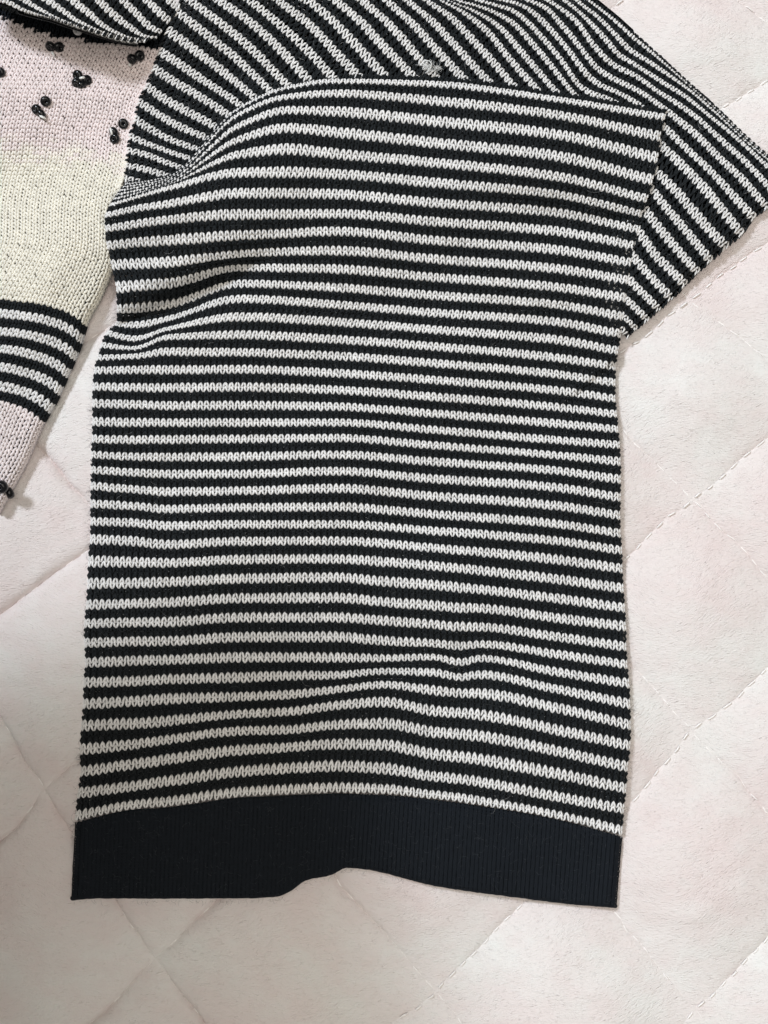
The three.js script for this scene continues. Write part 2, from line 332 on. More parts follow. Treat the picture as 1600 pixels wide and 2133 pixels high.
function yokeHeight(x, y, bare) {
  const roll = (d, w) => { const t = clamp(d / w); return Math.sqrt(1 - (1 - t) * (1 - t)); };
  const dO = distTo(OUTLINE, x, y), dF = distTo(FOLD_EDGE, x, y), dS = distTo(SEAM, x, y);
  let h = 0.2 + rest(x, y) + 2.9 * roll(dO, 90) * roll(dF + 1, 26);
  h += 1.2 * smooth(700, 400, x) * smooth(200, 40, y) - 0.9 * gauss(dS, 16) + 0.5 * smooth(1000, 300, x);
  h -= 1.5 * gauss(distTo(CREASE, x, y), 20) ; h += 0.8 * gauss(distTo(CREASE, x - 32, y + 40), 40);
  h += 1.5 * gauss(y + 12, 46) * gauss(x - 1030, 160);
  h += 0.45 * fbm(x / 170 + 31, y / 130 + 4);
  if (!bare && hidden(x, y)) h -= 2.2 * smooth(0, 60, y - rimY(Math.min(x, 1390)) - 42) ;
  return h * 1e-3;
}
const foldY = line([...FOLD_EDGE].reverse());
function sleeveHeight(x, y, u) {
  const dl = x - leftEdge(Math.max(y, 385)), dr = rightEdge(Math.max(y, 243)) - x;
  const roll = (d, w) => { const t = clamp(d / w); return Math.sqrt(1 - (1 - t) * (1 - t)); };
  let h = 1.6 * smooth(0, 90, dl) * smooth(0, 140, dr) + 0.2 + rest(x, y);
  h += 3.2 * smooth(760, 420, y) * (0.35 + 0.65 * smooth(1320, 900, x)) + 2.2 * smooth(700, 250, y) * smooth(700, 1000, x);   // it lies on the upper layer there
  h += 4.4 * gauss(x - 430, 230) * gauss(y - 420, 105);                                       // puffed shoulder of the fold
  h += 1.6 * gauss(x - 640, 240) * gauss(y - 300, 90);
  const n = y - (722 - 0.5 * (x - 210)), along = smooth(640, 330, x);
  h += along * (-5.0 * gauss(n + 2, 25) + 3.4 * gauss(n + 80, 50) + 0.9 * gauss(n - 75, 50));       // deep crease at the left
  const dRim = y - rimY(x), rimDrop = lerp(4.6, 2.0, smooth(560, 900, x)), rimWide = lerp(30, 13, smooth(520, 800, x));
  h -= rimDrop * (1 - roll(dRim + 2, rimWide));
  const n2 = y - (405 + 0.24 * (x - 1050));
  h += smooth(950, 1180, x) * (-2.0 * gauss(n2 - 22, 34) + 1.4 * gauss(n2 + 75, 60));         // shallow valley at the right
  const n3 = y - (655 + 0.16 * (x - 1050));
  h += smooth(1000, 1180, x) * -1.0 * gauss(n3, 30);
  h += -1.2 * gauss(x - 958, 26) * gauss(y - 1390, 45) + 1.6 * gauss(x - 790, 170) * gauss(y - 1490, 110) - 1.1 * gauss(y - 1375, 30) * gauss(x - 800, 190);
  h += 0.9 * gauss(x - 700, 330) * gauss(y - 1130, 330);
  h += 0.8 * fbm(x / 210 + 3, y / 150) + 0.35 * fbm(x / 90, y / 60 + 8);
  h = Math.max(h, rest(x, y) - 0.3 + 1.3 * smooth(0, 70, dl));
  if (x > 1150 && y < foldY(x) + 30) h = Math.max(h, yokeHeight(x, y, true) * 1000 - 0.9);   // never below the layer it lies on
  return h * 1e-3;
}
const WALES = 86;
// wales wrap round the folded sides: arc length s from the outline -> distance inwards and rise
function wrapSide(s, r) { const a = s / r; return a < Math.PI / 2 ? [r * (1 - Math.cos(a)), r * (Math.sin(a) - 1) * 0.1] : [s - r * (Math.PI / 2 - 1), 0]; }
const sleeveKnit = new Knit((i, c) => { const s = c / 4, [lx] = sleevePlan(0, s), [rx] = sleevePlan(1, s), rl = 15, rrr = 10, flat = rx - lx + (rl + rrr) * (Math.PI / 2 - 1), a = i / WALES * flat, [dl, hl] = wrapSide(a, rl), [dr, hr] = wrapSide(flat - a, rrr);
  const u = (a < flat / 2 ? dl : rx - lx - dr) / (rx - lx), [x, y] = sleevePlan(u, s); return [x, y, sleeveHeight(x, y, u) + (1.5 + hl) * 1e-3 + hr * 1e-3]; }, -1.5, WALES + 1.5, -4, 164);

const sweater = group('sweater');
sweater.userData = { label: 'black and white striped knit sweater with pink beaded panel, one sleeve laid across it', category: 'sweater' };
const sleeve = group('sleeve', sweater); sleeve.userData = { label: 'striped sleeve folded down over the sweater, ending in a plain black cuff' };
for (let s = 0; s < 40; s++) {
  const W = new Build(), D = new Build();
  const wc = s === 39 ? [-0.45, 0.3] : [-0.45, 0.45];
  for (const d of wc) sleeveKnit.course(W, s * 4 + d, -1, WALES + 1, { r: 0.000238, color: WHITE, deep: GAP_SHADE });
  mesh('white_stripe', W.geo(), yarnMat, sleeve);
  if (s === 0) { const T = new Build(); for (const d of [-3.5, -2.5, -1.5]) sleeveKnit.course(T, d, -1, WALES + 1, { r: 0.00029, color: BLACK, fine: true, deep: BLACK }); mesh('black_stripe', T.geo(), darkYarnMat, sleeve); }
  if (s < 39) { for (const d of [1.42, 2.58]) sleeveKnit.course(D, s * 4 + d, -1, WALES + 1, { r: 0.00032, color: BLACK, fine: true, deep: BLACK }); mesh('black_stripe', D.geo(), darkYarnMat, sleeve); }
}

// plain cuff, knitted finer
const cuffTop = (u) => { const [x, y] = sleevePlan(u, 39.3); return [lerp(x, lerp(155, 1298, u), 0.6), y]; };
const cuffLow = line([[148, 1878], [205, 1875], [320, 1876], [500, 1876], [578, 1872], [610, 1857], [636, 1838], [690, 1826], [721, 1811], [760, 1814], [800, 1822], [900, 1848], [1080, 1874], [1200, 1888], [1284, 1894]]);
const CW = 127, CC = 30;
const cuffKnit = new Knit((i, c) => {
  const u = i / CW, v = c / CC, [tx, ty] = cuffTop(u), bx = lerp(148, 1284, u), by = cuffLow(bx), x = lerp(tx, bx, v), y = lerp(ty, by, v);
  const roll = (d, w) => { const t = clamp(d / w); return Math.sqrt(1 - (1 - t) * (1 - t)); };
  const tuck = smooth(CC - 1.6, CC + 0.5, c);
  const h = 0.1 + rest(x, y) + 2.9 * roll((x - lerp(155, 148, v)) + 1, 26) * roll(lerp(1297, 1284, v) - x + 1, 26) * roll((1 - v) * 170 + 5, 18) - 1.0 * tuck - 0.5 * (1 - smooth(0, 0.1, v)) + 0.3 * fbm(x / 160, y / 90);
  return [x, y, h * 1e-3];
}, -0.5, CW + 0.5, -0.5, CC + 0.5);
const CB = new Build();
for (let c = 0; c < CC - 1; c++) cuffKnit.course(CB, c + 0.5, 0, CW, { r: 0.00031, color: NAVY, fine: true, thick: 0.26, flat: 0.2, deep: NAVY });
for (const [along, n] of [[(t) => [t * CW, CC - 0.9], 240], [(t) => [0.6, t * (CC - 0.9)], 50], [(t) => [CW - 0.6, t * (CC - 0.9)], 50]]) {   // rolled hem and side folds
  const pts = [], ups = [], rad = [];
  for (let k = 0; k <= n; k++) { const [i, c] = along(k / n); pts.push(cuffKnit.pos(i, c, -0.00035)); ups.push([0, 1, 0.001]); rad.push(0.0005 * (1 + 0.1 * noise2(k * 0.9, n))); }
  CB.tube(pts, rad, ups, 8, 1, NAVY);
}
mesh('cuff', CB.geo(), darkYarnMat, sweater).userData = { label: 'plain black cuff at the end of the striped sleeve' };

// ------------------------------------------------------------------ the layer underneath: upper part with slanting stripes
const YK = [
  [[225, 350], [262, 372], [300, 383], [350, 395]],
  [[240, 335], [265, 346], [290, 350], [340, 364], [400, 385]],
  [[245, 302], [270, 314], [302, 321], [340, 336], [370, 347], [430, 372]],
  [[245, 270], [272, 285], [302, 298], [340, 312], [377, 325], [397, 331], [470, 360]],
  [[255, 232], [285, 250], [315, 270], [352, 290], [390, 304], [412, 311], [480, 340]],
  [[262, 192], [290, 212], [327, 237], [365, 259], [402, 276], [425, 285], [490, 318]],
  [[278, 160], [305, 180], [340, 205], [390, 233], [440, 260], [520, 308]],
  [[295, 120], [322, 142], [352, 163], [415, 200], [465, 232], [560, 296]],
  [[305, 84], [332, 106], [365, 128], [427, 170], [490, 211], [580, 278]],
  [[328, 44], [355, 67], [390, 93], [452, 140], [515, 191], [600, 268]],
  [[345, 2], [372, 26], [415, 60], [490, 120], [552, 179], [640, 268]],
  [[372, -20], [397, 2], [452, 43], [515, 95], [590, 169], [680, 262]],
  [[435, -16], [462, 5], [515, 41], [577, 96], [637, 161], [730, 262]],
  [[495, -20], [522, 2], [565, 37], [650, 114], [692, 160], [780, 260]],
  [[545, -30], [582, 2], [600, 16], [650, 57], [700, 111], [742, 155], [830, 260]],
  [[612, -14], [642, 2], [687, 38], [737, 90], [795, 152], [1240, 640], [1296, 692], [1312, 706]],
  [[670, -24], [700, 2], [750, 44], [800, 99], [857, 156], [1262, 624], [1300, 661], [1322, 684], [1335, 698]],
  [[725, -26], [755, 2], [812, 52], [850, 95], [890, 142], [1272, 590], [1307, 626], [1345, 662], [1360, 676]],
  [[780, -26], [810, 5], [862, 52], [912, 107], [962, 160], [1280, 548], [1313, 586], [1345, 617], [1370, 641], [1385, 655]],
  [[815, -30], [850, 2], [900, 45], [950, 97], [990, 142], [1017, 170], [1296, 506], [1326, 543], [1356, 577], [1396, 619], [1410, 632]],
  [[855, -30], [890, 2], [937, 33], [960, 57], [997, 97], [1035, 138], [1067, 177], [1300, 444], [1332, 486], [1366, 533], [1396, 562], [1424, 590], [1440, 605]],
  [[890, -16], [922, 2], [962, 23], [1010, 60], [1060, 121], [1117, 185], [1308, 396], [1341, 435], [1377, 480], [1409, 518], [1451, 564], [1466, 579]],
  [[905, -14], [940, 4], [985, 22], [1035, 52], [1085, 107], [1157, 190], [1320, 352], [1353, 388], [1387, 431], [1430, 482], [1479, 542], [1492, 556]],
  [[920, -16], [960, 4], [990, 11], [1022, 22], [1067, 47], [1110, 92], [1160, 152], [1195, 196], [1330, 318], [1366, 358], [1409, 400], [1451, 450], [1509, 511], [1522, 524]],
  [[950, -18], [1000, 2], [1030, 10], [1067, 22], [1097, 45], [1135, 85], [1172, 130], [1208, 180], [1226, 192], [1272, 210], [1345, 270], [1375, 300], [1425, 347], [1475, 400], [1542, 484], [1554, 497]],
  [[1000, -20], [1045, 0], [1068, 5], [1097, 17], [1135, 50], [1185, 106], [1224, 157], [1244, 174], [1285, 193], [1324, 214], [1355, 238], [1385, 266], [1425, 306], [1475, 352], [1525, 406], [1572, 455], [1584, 467]],
  [[1050, -24], [1095, -1], [1135, 15], [1172, 55], [1210, 101], [1249, 147], [1272, 161], [1287, 169], [1325, 187], [1375, 220], [1390, 232], [1412, 249], [1450, 280], [1500, 330], [1550, 377], [1587, 420], [1602, 435]],
  [[1090, -30], [1120, -10], [1150, 7], [1197, 41], [1235, 93], [1273, 132], [1297, 146], [1312, 152], [1375, 194], [1412, 217], [1450, 244], [1500, 290], [1550, 335], [1600, 388], [1640, 428]],
  [[1125, -34], [1177, 2], [1222, 41], [1260, 81], [1290, 115], [1314, 130], [1375, 169], [1425, 200], [1475, 240], [1525, 280], [1575, 325], [1610, 358], [1660, 410]],
  [[1160, -34], [1210, 9], [1247, 38], [1285, 77], [1310, 103], [1360, 135], [1430, 184], [1485, 231], [1550, 292], [1620, 352], [1670, 402]],
  [[1190, -34], [1230, 4], [1272, 37], [1310, 70], [1360, 112], [1425, 170], [1490, 228], [1556, 290], [1624, 350], [1675, 398]],
  [[1205, -34], [1237, 0], [1285, 39], [1320, 71], [1362, 108], [1428, 168], [1493, 227], [1558, 289], [1626, 349], [1677, 397]],
];
const CWX = 0.8, CWY = 0.6;
function slantField(rows) {
  const f = rows.map((pts) => { const w = pts.map(([x, y]) => x * CWX + y * CWY); return { x: pchip(w, pts.map((p) => p[0])), y: pchip(w, pts.map((p) => p[1])), w0: w[0], w1: w[w.length - 1] }; });
  const n = f.length, g = (k, w) => { if (k < 0) { const a = g(0, w), b = g(1, w); return [2 * a[0] - b[0], 2 * a[1] - b[1]]; } if (k > n - 1) { const a = g(n - 1, w), b = g(n - 2, w); return [2 * a[0] - b[0], 2 * a[1] - b[1]]; } return [f[k].x(w), f[k].y(w)]; };
  return {
    at: (s, w) => { const k = Math.floor(s), t = s - k, A = g(k - 1, w), B = g(k, w), C = g(k + 1, w), D = g(k + 2, w); return [catmull(A[0], B[0], C[0], D[0], t), catmull(A[1], B[1], C[1], D[1], t)]; },
    range: (s) => { const k = clamp(Math.floor(s), 0, n - 2), t = clamp(s - k); return [lerp(f[k].w0, f[k + 1].w0, t), lerp(f[k].w1, f[k + 1].w1, t)]; },
  };
}
const yokeField = slantField(YK);
const hidden = (x, y) => x > 300 && x < 1500 && y > rimY(Math.min(x, 1390)) + 42 && x < rightEdge(clamp(y, 243, 1890)) - 42;
const PITCH = 13.2, YW = 250;
function slantKnit(field, height, n, wMin, wMax) { return new Knit((i, c) => { const [x, y] = field.at(c / 4, wMin + i * PITCH); return [x, y, height(x, y, c / 4)]; }, -0.5, Math.ceil((wMax - wMin) / PITCH) + 0.5, -3, (n - 1) * 4 + 3); }
const yokeKnit = slantKnit(yokeField, yokeHeight, YK.length, YW, 1600);
const upper = group('upper_panel', sweater); upper.userData = { label: 'upper layer with slanting stripes behind the folded sleeve' };
const outOfFrame = (x, y) => x < -45 || x > 1660 || y < -40;
function slantStripe(kn, field, s0, cs, wMin, name, col, mat, parent, skip, under = skip, end = null) {
  const B = new Build();
  for (const d of cs) {
    const c = s0 * 4 + d; let [a, b] = field.range(c / 4), i0, i1;
    if (end) { // whole stitches counted from the folded edge (or from the seam)
      const { first, last } = end(c / 4, a, b);
      if (last !== null) { i1 = (last - wMin) / PITCH; i0 = i1 - Math.floor((last - a) / PITCH); } else { i0 = ((first ?? a) - wMin) / PITCH; i1 = i0 + Math.floor((b - (first ?? a)) / PITCH); }
    } else { i0 = Math.ceil((a - wMin) / PITCH); i1 = Math.floor((b - wMin) / PITCH); }
    kn.course(B, c, i0, i1, { r: col === BLACK ? 0.00034 : 0.000232, color: col, skip, under, fine: col === BLACK, deep: col === BLACK ? BLACK : GAP_SHADE });
  }
  if (B.i.length) mesh(name, B.geo(), mat, parent);
}
const underYoke = (x, y) => outOfFrame(x, y) || x < seamX(clamp(y, -30, 392)) - 3;
const skipYoke = (x, y) => outOfFrame(x, y) || hidden(x, y) || x < seamX(clamp(y, -30, 392)) - 3;
function yokeEnd(s, a, b) {
  let first = null, last = null;
  for (let w = a; w < b + 40; w += 1.5) { const [x, y] = yokeField.at(s, w); if (first === null && y < 395 && x < 420 && x >= seamX(clamp(y, -30, 392)) - 2) first = w; if (x > 1280 && y > foldY(x) + 3) { last = w; break; } }
  return { first, last };
}
for (let s = 0; s < YK.length; s++) {
  slantStripe(yokeKnit, yokeField, s, [-0.45, 0.45], YW, s === YK.length - 1 ? 'edge_stripe' : 'white_stripe', s === YK.length - 1 ? BLACK : WHITE, s === YK.length - 1 ? darkYarnMat : yarnMat, upper, skipYoke, underYoke, yokeEnd);
  if (s < YK.length - 1) slantStripe(yokeKnit, yokeField, s, [1.42, 2.58], YW, 'black_stripe', BLACK, darkYarnMat, upper, skipYoke, underYoke, yokeEnd);
}

// ------------------------------------------------------------------ loose flap at the top left
const FL = [
  [[-60, -10], [0, 14], [50, 28], [100, 40], [135, 51], [175, 63], [225, 79], [262, 89], [296, 93]],
  [[-60, -22], [-20, -8], [17, 5], [52, 22], [75, 29], [110, 38], [140, 49], [180, 62], [225, 77], [265, 87], [298, 90]],
  [[30, -15], [52, 2], [82, 20], [112, 36], [140, 47], [180, 60], [225, 75], [262, 84], [305, 88]],
  [[75, -17], [97, 0], [130, 22], [155, 41], [187, 57], [225, 71], [262, 81], [312, 86]],
  [[125, -22], [152, 2], [187, 30], [212, 53], [250, 73], [275, 81], [322, 84]],
  [[180, -22], [207, 2], [240, 34], [275, 60], [300, 76], [335, 80]],
  [[230, -22], [257, 2], [287, 32], [312, 57], [345, 71]],
  [[280, -22], [307, 2], [332, 25], [358, 50]],
  [[325, -22], [352, 2], [375, 20]],
];
const flapField = slantField(FL);
const flapHeight = (x, y, s) => (7.0 + 8.2 * smooth(345, 130, x) - 2.4 * (1 - smooth(-0.2, 1.1, s)) - 1.4 * gauss(distTo(SEAM, x, y), 18) + 0.3 * fbm(x / 80, y / 60)) * 1e-3;
const flapKnit = slantKnit(flapField, flapHeight, FL.length, -60, 330);
const flap = group('folded_panel', sweater); flap.userData = { label: 'raised striped fold hanging over the pink panel' };
const skipFlap = (x, y) => outOfFrame(x, y) || x > seamX(clamp(y, -30, 392)) + 2;
for (let s = 0; s < FL.length; s++) {
  slantStripe(flapKnit, flapField, s, s === 0 ? [-0.5, 0.5, 1.5] : [-0.45, 0.45], -60, s === 0 ? 'edge_stripe' : 'white_stripe', s === 0 ? BLACK : WHITE, s === 0 ? darkYarnMat : yarnMat, flap, skipFlap);
  if (s && s < FL.length - 1) slantStripe(flapKnit, flapField, s, [1.42, 2.58], -60, 'black_stripe', BLACK, darkYarnMat, flap, skipFlap);
}
{ // turned-under back of the fold
  const B = new Build(), rows = [];
  for (let k = 0; k <= 40; k++) {
    const x = -70 + k * 9.6, s = 0.2, y = line(FL[0])(x), h = flapHeight(x, y, s) - 0.0006;
    rows.push([[y, h], [y - 14, h - 0.001], [y - 60, h - 0.0012], [y - 140, h + 0.001]].map(([yy, hh]) => B.v(at(x, yy, hh), [0, -1, 0], NAVY)));
    if (k) for (let j = 0; j < 3; j++) B.i.push(rows[k - 1][j], rows[k][j], rows[k - 1][j + 1], rows[k - 1][j + 1], rows[k][j], rows[k][j + 1]);
  }
  mesh('inner_layer', B.geo(), darkYarnMat, flap);
}

// ------------------------------------------------------------------ pink body panel
const bodyEdge = line([[20, 362], [66, 348], [105, 334], [142, 321], [180, 305], [212, 289], [250, 281], [285, 271], [314, 267], [345, 263], [400, 250], [470, 240], [540, 238], [610, 214], [673, 181], [724, 165], [776, 143], [834, 117], [877, 92], [902, 80], [959, 56], [1010, 30], [1066, 0], [1150, -45]]);
const bodyDrop = line([[0, 0], [20, 18], [57, 36], [105, 47], [175, 54], [235, 57], [420, 60]]);
const bodyCourseY = (c) => 60 + c * 9.1;                 // courses counted from the shoulder
function bodyPlan(i, c) {                               // i counts wales leftwards from the side seam
  const d = wrapSide(i * 12.4, 24)[0], ye = bodyCourseY(c), k = lerp(0.32, 1, smooth(330, 640, ye));
  return [bodyEdge(ye) - d, ye - k * bodyDrop(d) + 2.2 * noise2(d / 60, c / 9)];
}
const bodyKnit = new Knit((i, c) => {
  const [x, y] = bodyPlan(i, c), ye = bodyCourseY(c), low = smooth(380, 560, ye), w = wrapSide(i * 12.4, 24), t = smooth(0, 110, w[0]);
  const h = rest(x, y) + lerp(2.6, 3.6 + w[1] + 2.2 * t, low) + 0.5 * fbm(x / 150, y / 140 + 3);
  return [x, y, h * 1e-3];
}, -1.5, 41, -4, 112);
const body = group('body_panel', sweater); body.userData = { label: 'pink and cream knit front panel with black beads' };
const bodyHidden = (x, y) => x < -50 || y < -30 || (x > 330 && y > 130) || (y > 400 && y < 530 && x > 290);
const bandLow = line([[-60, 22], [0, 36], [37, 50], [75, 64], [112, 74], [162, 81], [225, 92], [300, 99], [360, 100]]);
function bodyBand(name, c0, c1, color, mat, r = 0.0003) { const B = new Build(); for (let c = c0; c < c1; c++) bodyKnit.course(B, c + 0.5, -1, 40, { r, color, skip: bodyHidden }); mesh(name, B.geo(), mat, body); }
const firstBlack = 68;                                  // course where the stripes begin
const tone = (x, y) => { const t = smooth(-34, 26, y - (312 + 0.1 * x) + 26 * noise2(x / 16, y / 7)); return [0, 1, 2].map((k) => lerp(PINK[k], CREAM[k], t)); };
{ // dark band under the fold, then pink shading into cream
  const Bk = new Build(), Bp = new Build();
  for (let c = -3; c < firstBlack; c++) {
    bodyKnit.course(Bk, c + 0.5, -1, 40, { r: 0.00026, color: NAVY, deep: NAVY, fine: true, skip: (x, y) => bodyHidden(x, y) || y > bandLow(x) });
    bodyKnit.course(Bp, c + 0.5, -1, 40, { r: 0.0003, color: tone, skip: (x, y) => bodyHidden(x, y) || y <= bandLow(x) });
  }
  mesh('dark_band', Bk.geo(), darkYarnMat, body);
  mesh('pink_cream_field', Bp.geo(), yarnMat, body);
}
for (let k = 0; k < 6; k++) {
  bodyBand('black_stripe', firstBlack + k * 4, firstBlack + k * 4 + 2, BLACK, darkYarnMat, 0.00031);
  if (k < 5) bodyBand('white_stripe', firstBlack + k * 4 + 2, firstBlack + k * 4 + 4, WHITE, yarnMat, 0.00028);
}
bodyBand('pink_field', firstBlack + 22, firstBlack + 43, [PINK[0], PINK[1] * 1.02, PINK[2] * 1.02], yarnMat);

// beads sewn on in little clusters
const beadMat = new THREE.MeshPhysicalMaterial({ color: new THREE.Color().setRGB(0.004, 0.0045, 0.006), roughness: 0.2, specularIntensity: 0.6, clearcoat: 0.35, clearcoatRoughness: 0.04 });
const clearBead = new THREE.MeshPhysicalMaterial({ color: new THREE.Color().setRGB(0.55, 0.55, 0.56), roughness: 0.2, clearcoat: 0.6 });
const silver = new THREE.MeshPhysicalMaterial({ color: new THREE.Color().setRGB(0.85, 0.85, 0.82), roughness: 0.35 });
const beadPts = []; for (let k = 0; k <= 14; k++) { const a = k / 14 * Math.PI * 2 + Math.PI; beadPts.push(new THREE.Vector2(0.00048 + 0.00046 * Math.cos(a), 0.00056 * Math.sin(a))); }
const beadGeo = new THREE.LatheGeometry(beadPts, 20);
const bodyTop = (x, y) => { // height of the panel surface there
  let best = 1e9, h = 0.004; const K = bodyKnit;
  for (let k = 0; k < K.ni * K.nc; k++) { const d = (K.Q[k * 2] - x) ** 2 + (K.Q[k * 2 + 1] - y) ** 2; if (d < best) { best = d; h = K.P[k * 3 + 1]; } }
  return h;
};
function cluster(label, beads, threads, mat = beadMat) {
  const g = group('bead_cluster', body); g.userData = { label };
  for (const [x, y, tiltX, tiltZ, lift = 0.00062, sc = 1] of beads) { const b = mesh('bead', beadGeo, mat, g); b.position.set(...at(x, y, bodyTop(x, y) + lift)); b.rotation.set(tiltX, 0, tiltZ); b.scale.setScalar(sc * 1.16); }
  for (const [x0, y0, x1, y1, lift] of threads) {  // white strands that stand in for the glints on the beads
    const B = new Build(), h = bodyTop((x0 + x1) / 2, (y0 + y1) / 2), pts = [], ups = [], rad = [];
    for (let k = 0; k <= 6; k++) { const t = k / 6; pts.push(at(lerp(x0, x1, t), lerp(y0, y1, t), h + lift + 0.00035 + 0.0005 * Math.sin(Math.PI * t))); ups.push([0, 1, 0]); rad.push(0.00025 * (k % 6 ? 1 : 0.6)); }
    B.tube(pts, rad, ups, 6, 1, [1, 1, 1]); mesh('glint_thread', B.geo(), silver, g);
  }
}
cluster('black beads half in the shadow of the fold', [[105, 97, 0.9, 0.3], [123, 98, 0.7, -0.6]], [[108, 108, 113, 116, 0.0004]]);
cluster('black beads in full shadow beside the seam', [[275, 123, 1.0, 0.4], [291, 116, 0.5, -0.5]], [[269, 133, 272, 138, 0.0003]]);
cluster('three black beads with a bright glint between them', [[162, 157, 0.4, 0.3, 0.0009], [181, 167, 0.5, -0.7], [160, 173, 1.0, 0.2], [170, 178, 1.2, -0.3, 0.0004, 0.85]], [[166, 163, 176, 161, 0.0012]]);
cluster('slanting row of black beads', [[95, 211, 0.5, -0.3], [76, 228, 0.4, 0.5], [86, 238, 1.1, 0.7, 0.0005]], [[83, 241, 95, 247, 0.0006]]);
cluster('black beads nearest the striped seam', [[257, 258, 0.3, -0.2], [237, 275, 0.9, 0.8], [239, 289, 0.4, 0.3]], [[230, 267, 234, 281, 0.0009]]);
cluster('black bead cut by the left edge of the picture', [[1, 151, 0.4, 0.4], [-14, 160, 0.7, 0.2]], []);
cluster('black beads at the lower edge of the pink panel', [[3, 1014, 0.5, 0.2, 0.0018, 1.3], [19, 1026, 0.9, 0.9, 0.0016, 1.25], [1, 1038, 0.5, -0.3, 0.0016, 1.3]], []);
cluster('pale bead peeping from under the fold', [[162, 63, 0.3, 0.2, 0.0012, 0.95]], [], clearBead);

// ------------------------------------------------------------------ fluff, lint and sewing
function hair(B, p, dir, len, up, curl, col, rad = 0.000018) {
  const pts = [], ups = [], r = []; let x = p[0], y = p[1], z = p[2], a = dir, lift = up;
  for (let k = 0; k < 6; k++) { pts.push([x, y, z]); ups.push([0, 1, 0.01]); r.push(rad * (k === 5 ? 0.4 : 1)); x += Math.cos(a) * len / 5; z += Math.sin(a) * len / 5; y += lift * len / 5; lift -= up * 0.45; a += curl; }
  B.tube(pts, r, ups, 3, 1, col);
}
{
  const B = new Build();
  for (let k = 0; k < 1500; k++) {  // dark fibres greyed to paint in their sheen
    const i = rr(0, WALES), c = rr(2, 158), p = sleeveKnit.pos(i, c, 0.0003);
    hair(B, p, rr(0, 6.28), rr(0.0008, 0.0032), rr(0.05, 0.5), rr(-0.5, 0.5), rnd() < 0.08 ? [0.4, 0.4, 0.4] : [0.11, 0.12, 0.125], rr(0.000008, 0.000016));
  }
  for (let k = 0; k < 700; k++) { const sd = rnd() < 0.5, c = rr(2, 160), p = sleeveKnit.pos(sd ? 0.05 : WALES - 0.05, c, 0.0001); hair(B, p, (sd ? Math.PI : 0) + rr(-1, 1), rr(0.0005, 0.0018), rr(-0.1, 0.4), rr(-0.5, 0.5), [0.1, 0.1, 0.11], 0.000016); }
  for (let k = 0; k < 110; k++) { const i = rr(0, CW), p = cuffKnit.pos(i, CC - 0.2, 0.0001); hair(B, p, Math.PI / 2 + rr(-1, 1), rr(0.0004, 0.0014), rr(-0.1, 0.3), rr(-0.5, 0.5), [0.05, 0.05, 0.06], 0.000016); }
  for (let k = 0; k < 700; k++) { const p = cuffKnit.pos(rr(0, CW), rr(0, CC), 0.00025); hair(B, p, rr(0, 6.28), rr(0.0004, 0.0016), rr(0.05, 0.4), rr(-0.6, 0.6), [0.07, 0.075, 0.085], 0.000013); }
  for (let k = 0; k < 7000; k++) { // short nap of the dark yarn, with a few pale ends painted as glints
    const i = rr(0, WALES), c = Math.floor(rr(0, 39)) * 4 + rr(1.1, 2.9), p = sleeveKnit.pos(i, c, 0.00025);
    if (k % 9 === 0) hair(B, p, rr(0, 6.28), rr(0.0001, 0.00025), 0.3, 0, [0.75, 0.75, 0.75], rr(0.000014, 0.000026));
    else hair(B, p, rr(0, 6.28), rr(0.0003, 0.0009), rr(0.1, 0.5), rr(-0.8, 0.8), [0.07, 0.08, 0.085], rr(0.00001, 0.00002));
  }
  const f = mesh('fuzz', B.geo(), fuzzMat, sweater); f.userData = { kind: 'stuff', label: 'loose fibres standing off the wool' };
}
{
  const B = new Build();
  for (let k = 0; k < 4500; k++) {  // greyed fibres and pale ends paint in sheen and glints
    const s = k < 800 ? rr(0, YK.length - 2) : Math.floor(rr(0, YK.length - 2)) + rr(0.28, 0.72), [a, b] = yokeField.range(s), w = rr(a, b), [x, y] = yokeField.at(s, w); if (skipYoke(x, y)) continue;
    if (k >= 800) { hair(B, at(x, y, yokeHeight(x, y) + 0.00025), rr(0, 6.28), k % 9 ? rr(0.0003, 0.0009) : 0.0002, rr(0.1, 0.5), rr(-0.8, 0.8), k % 9 ? [0.07, 0.08, 0.085] : [0.7, 0.7, 0.7], rr(0.00001, 0.00002)); continue; }
    hair(B, at(x, y, yokeHeight(x, y) + 0.0003), rr(0, 6.28), rr(0.0007, 0.0026), rr(0.05, 0.5), rr(-0.5, 0.5), rnd() < 0.15 ? [0.5, 0.5, 0.5] : [0.13, 0.14, 0.15], rr(0.00001, 0.00002));
  }
  const f = mesh('fuzz', B.geo(), fuzzMat, sweater); f.userData = { kind: 'stuff', label: 'loose fibres on the slanting stripes' };
}
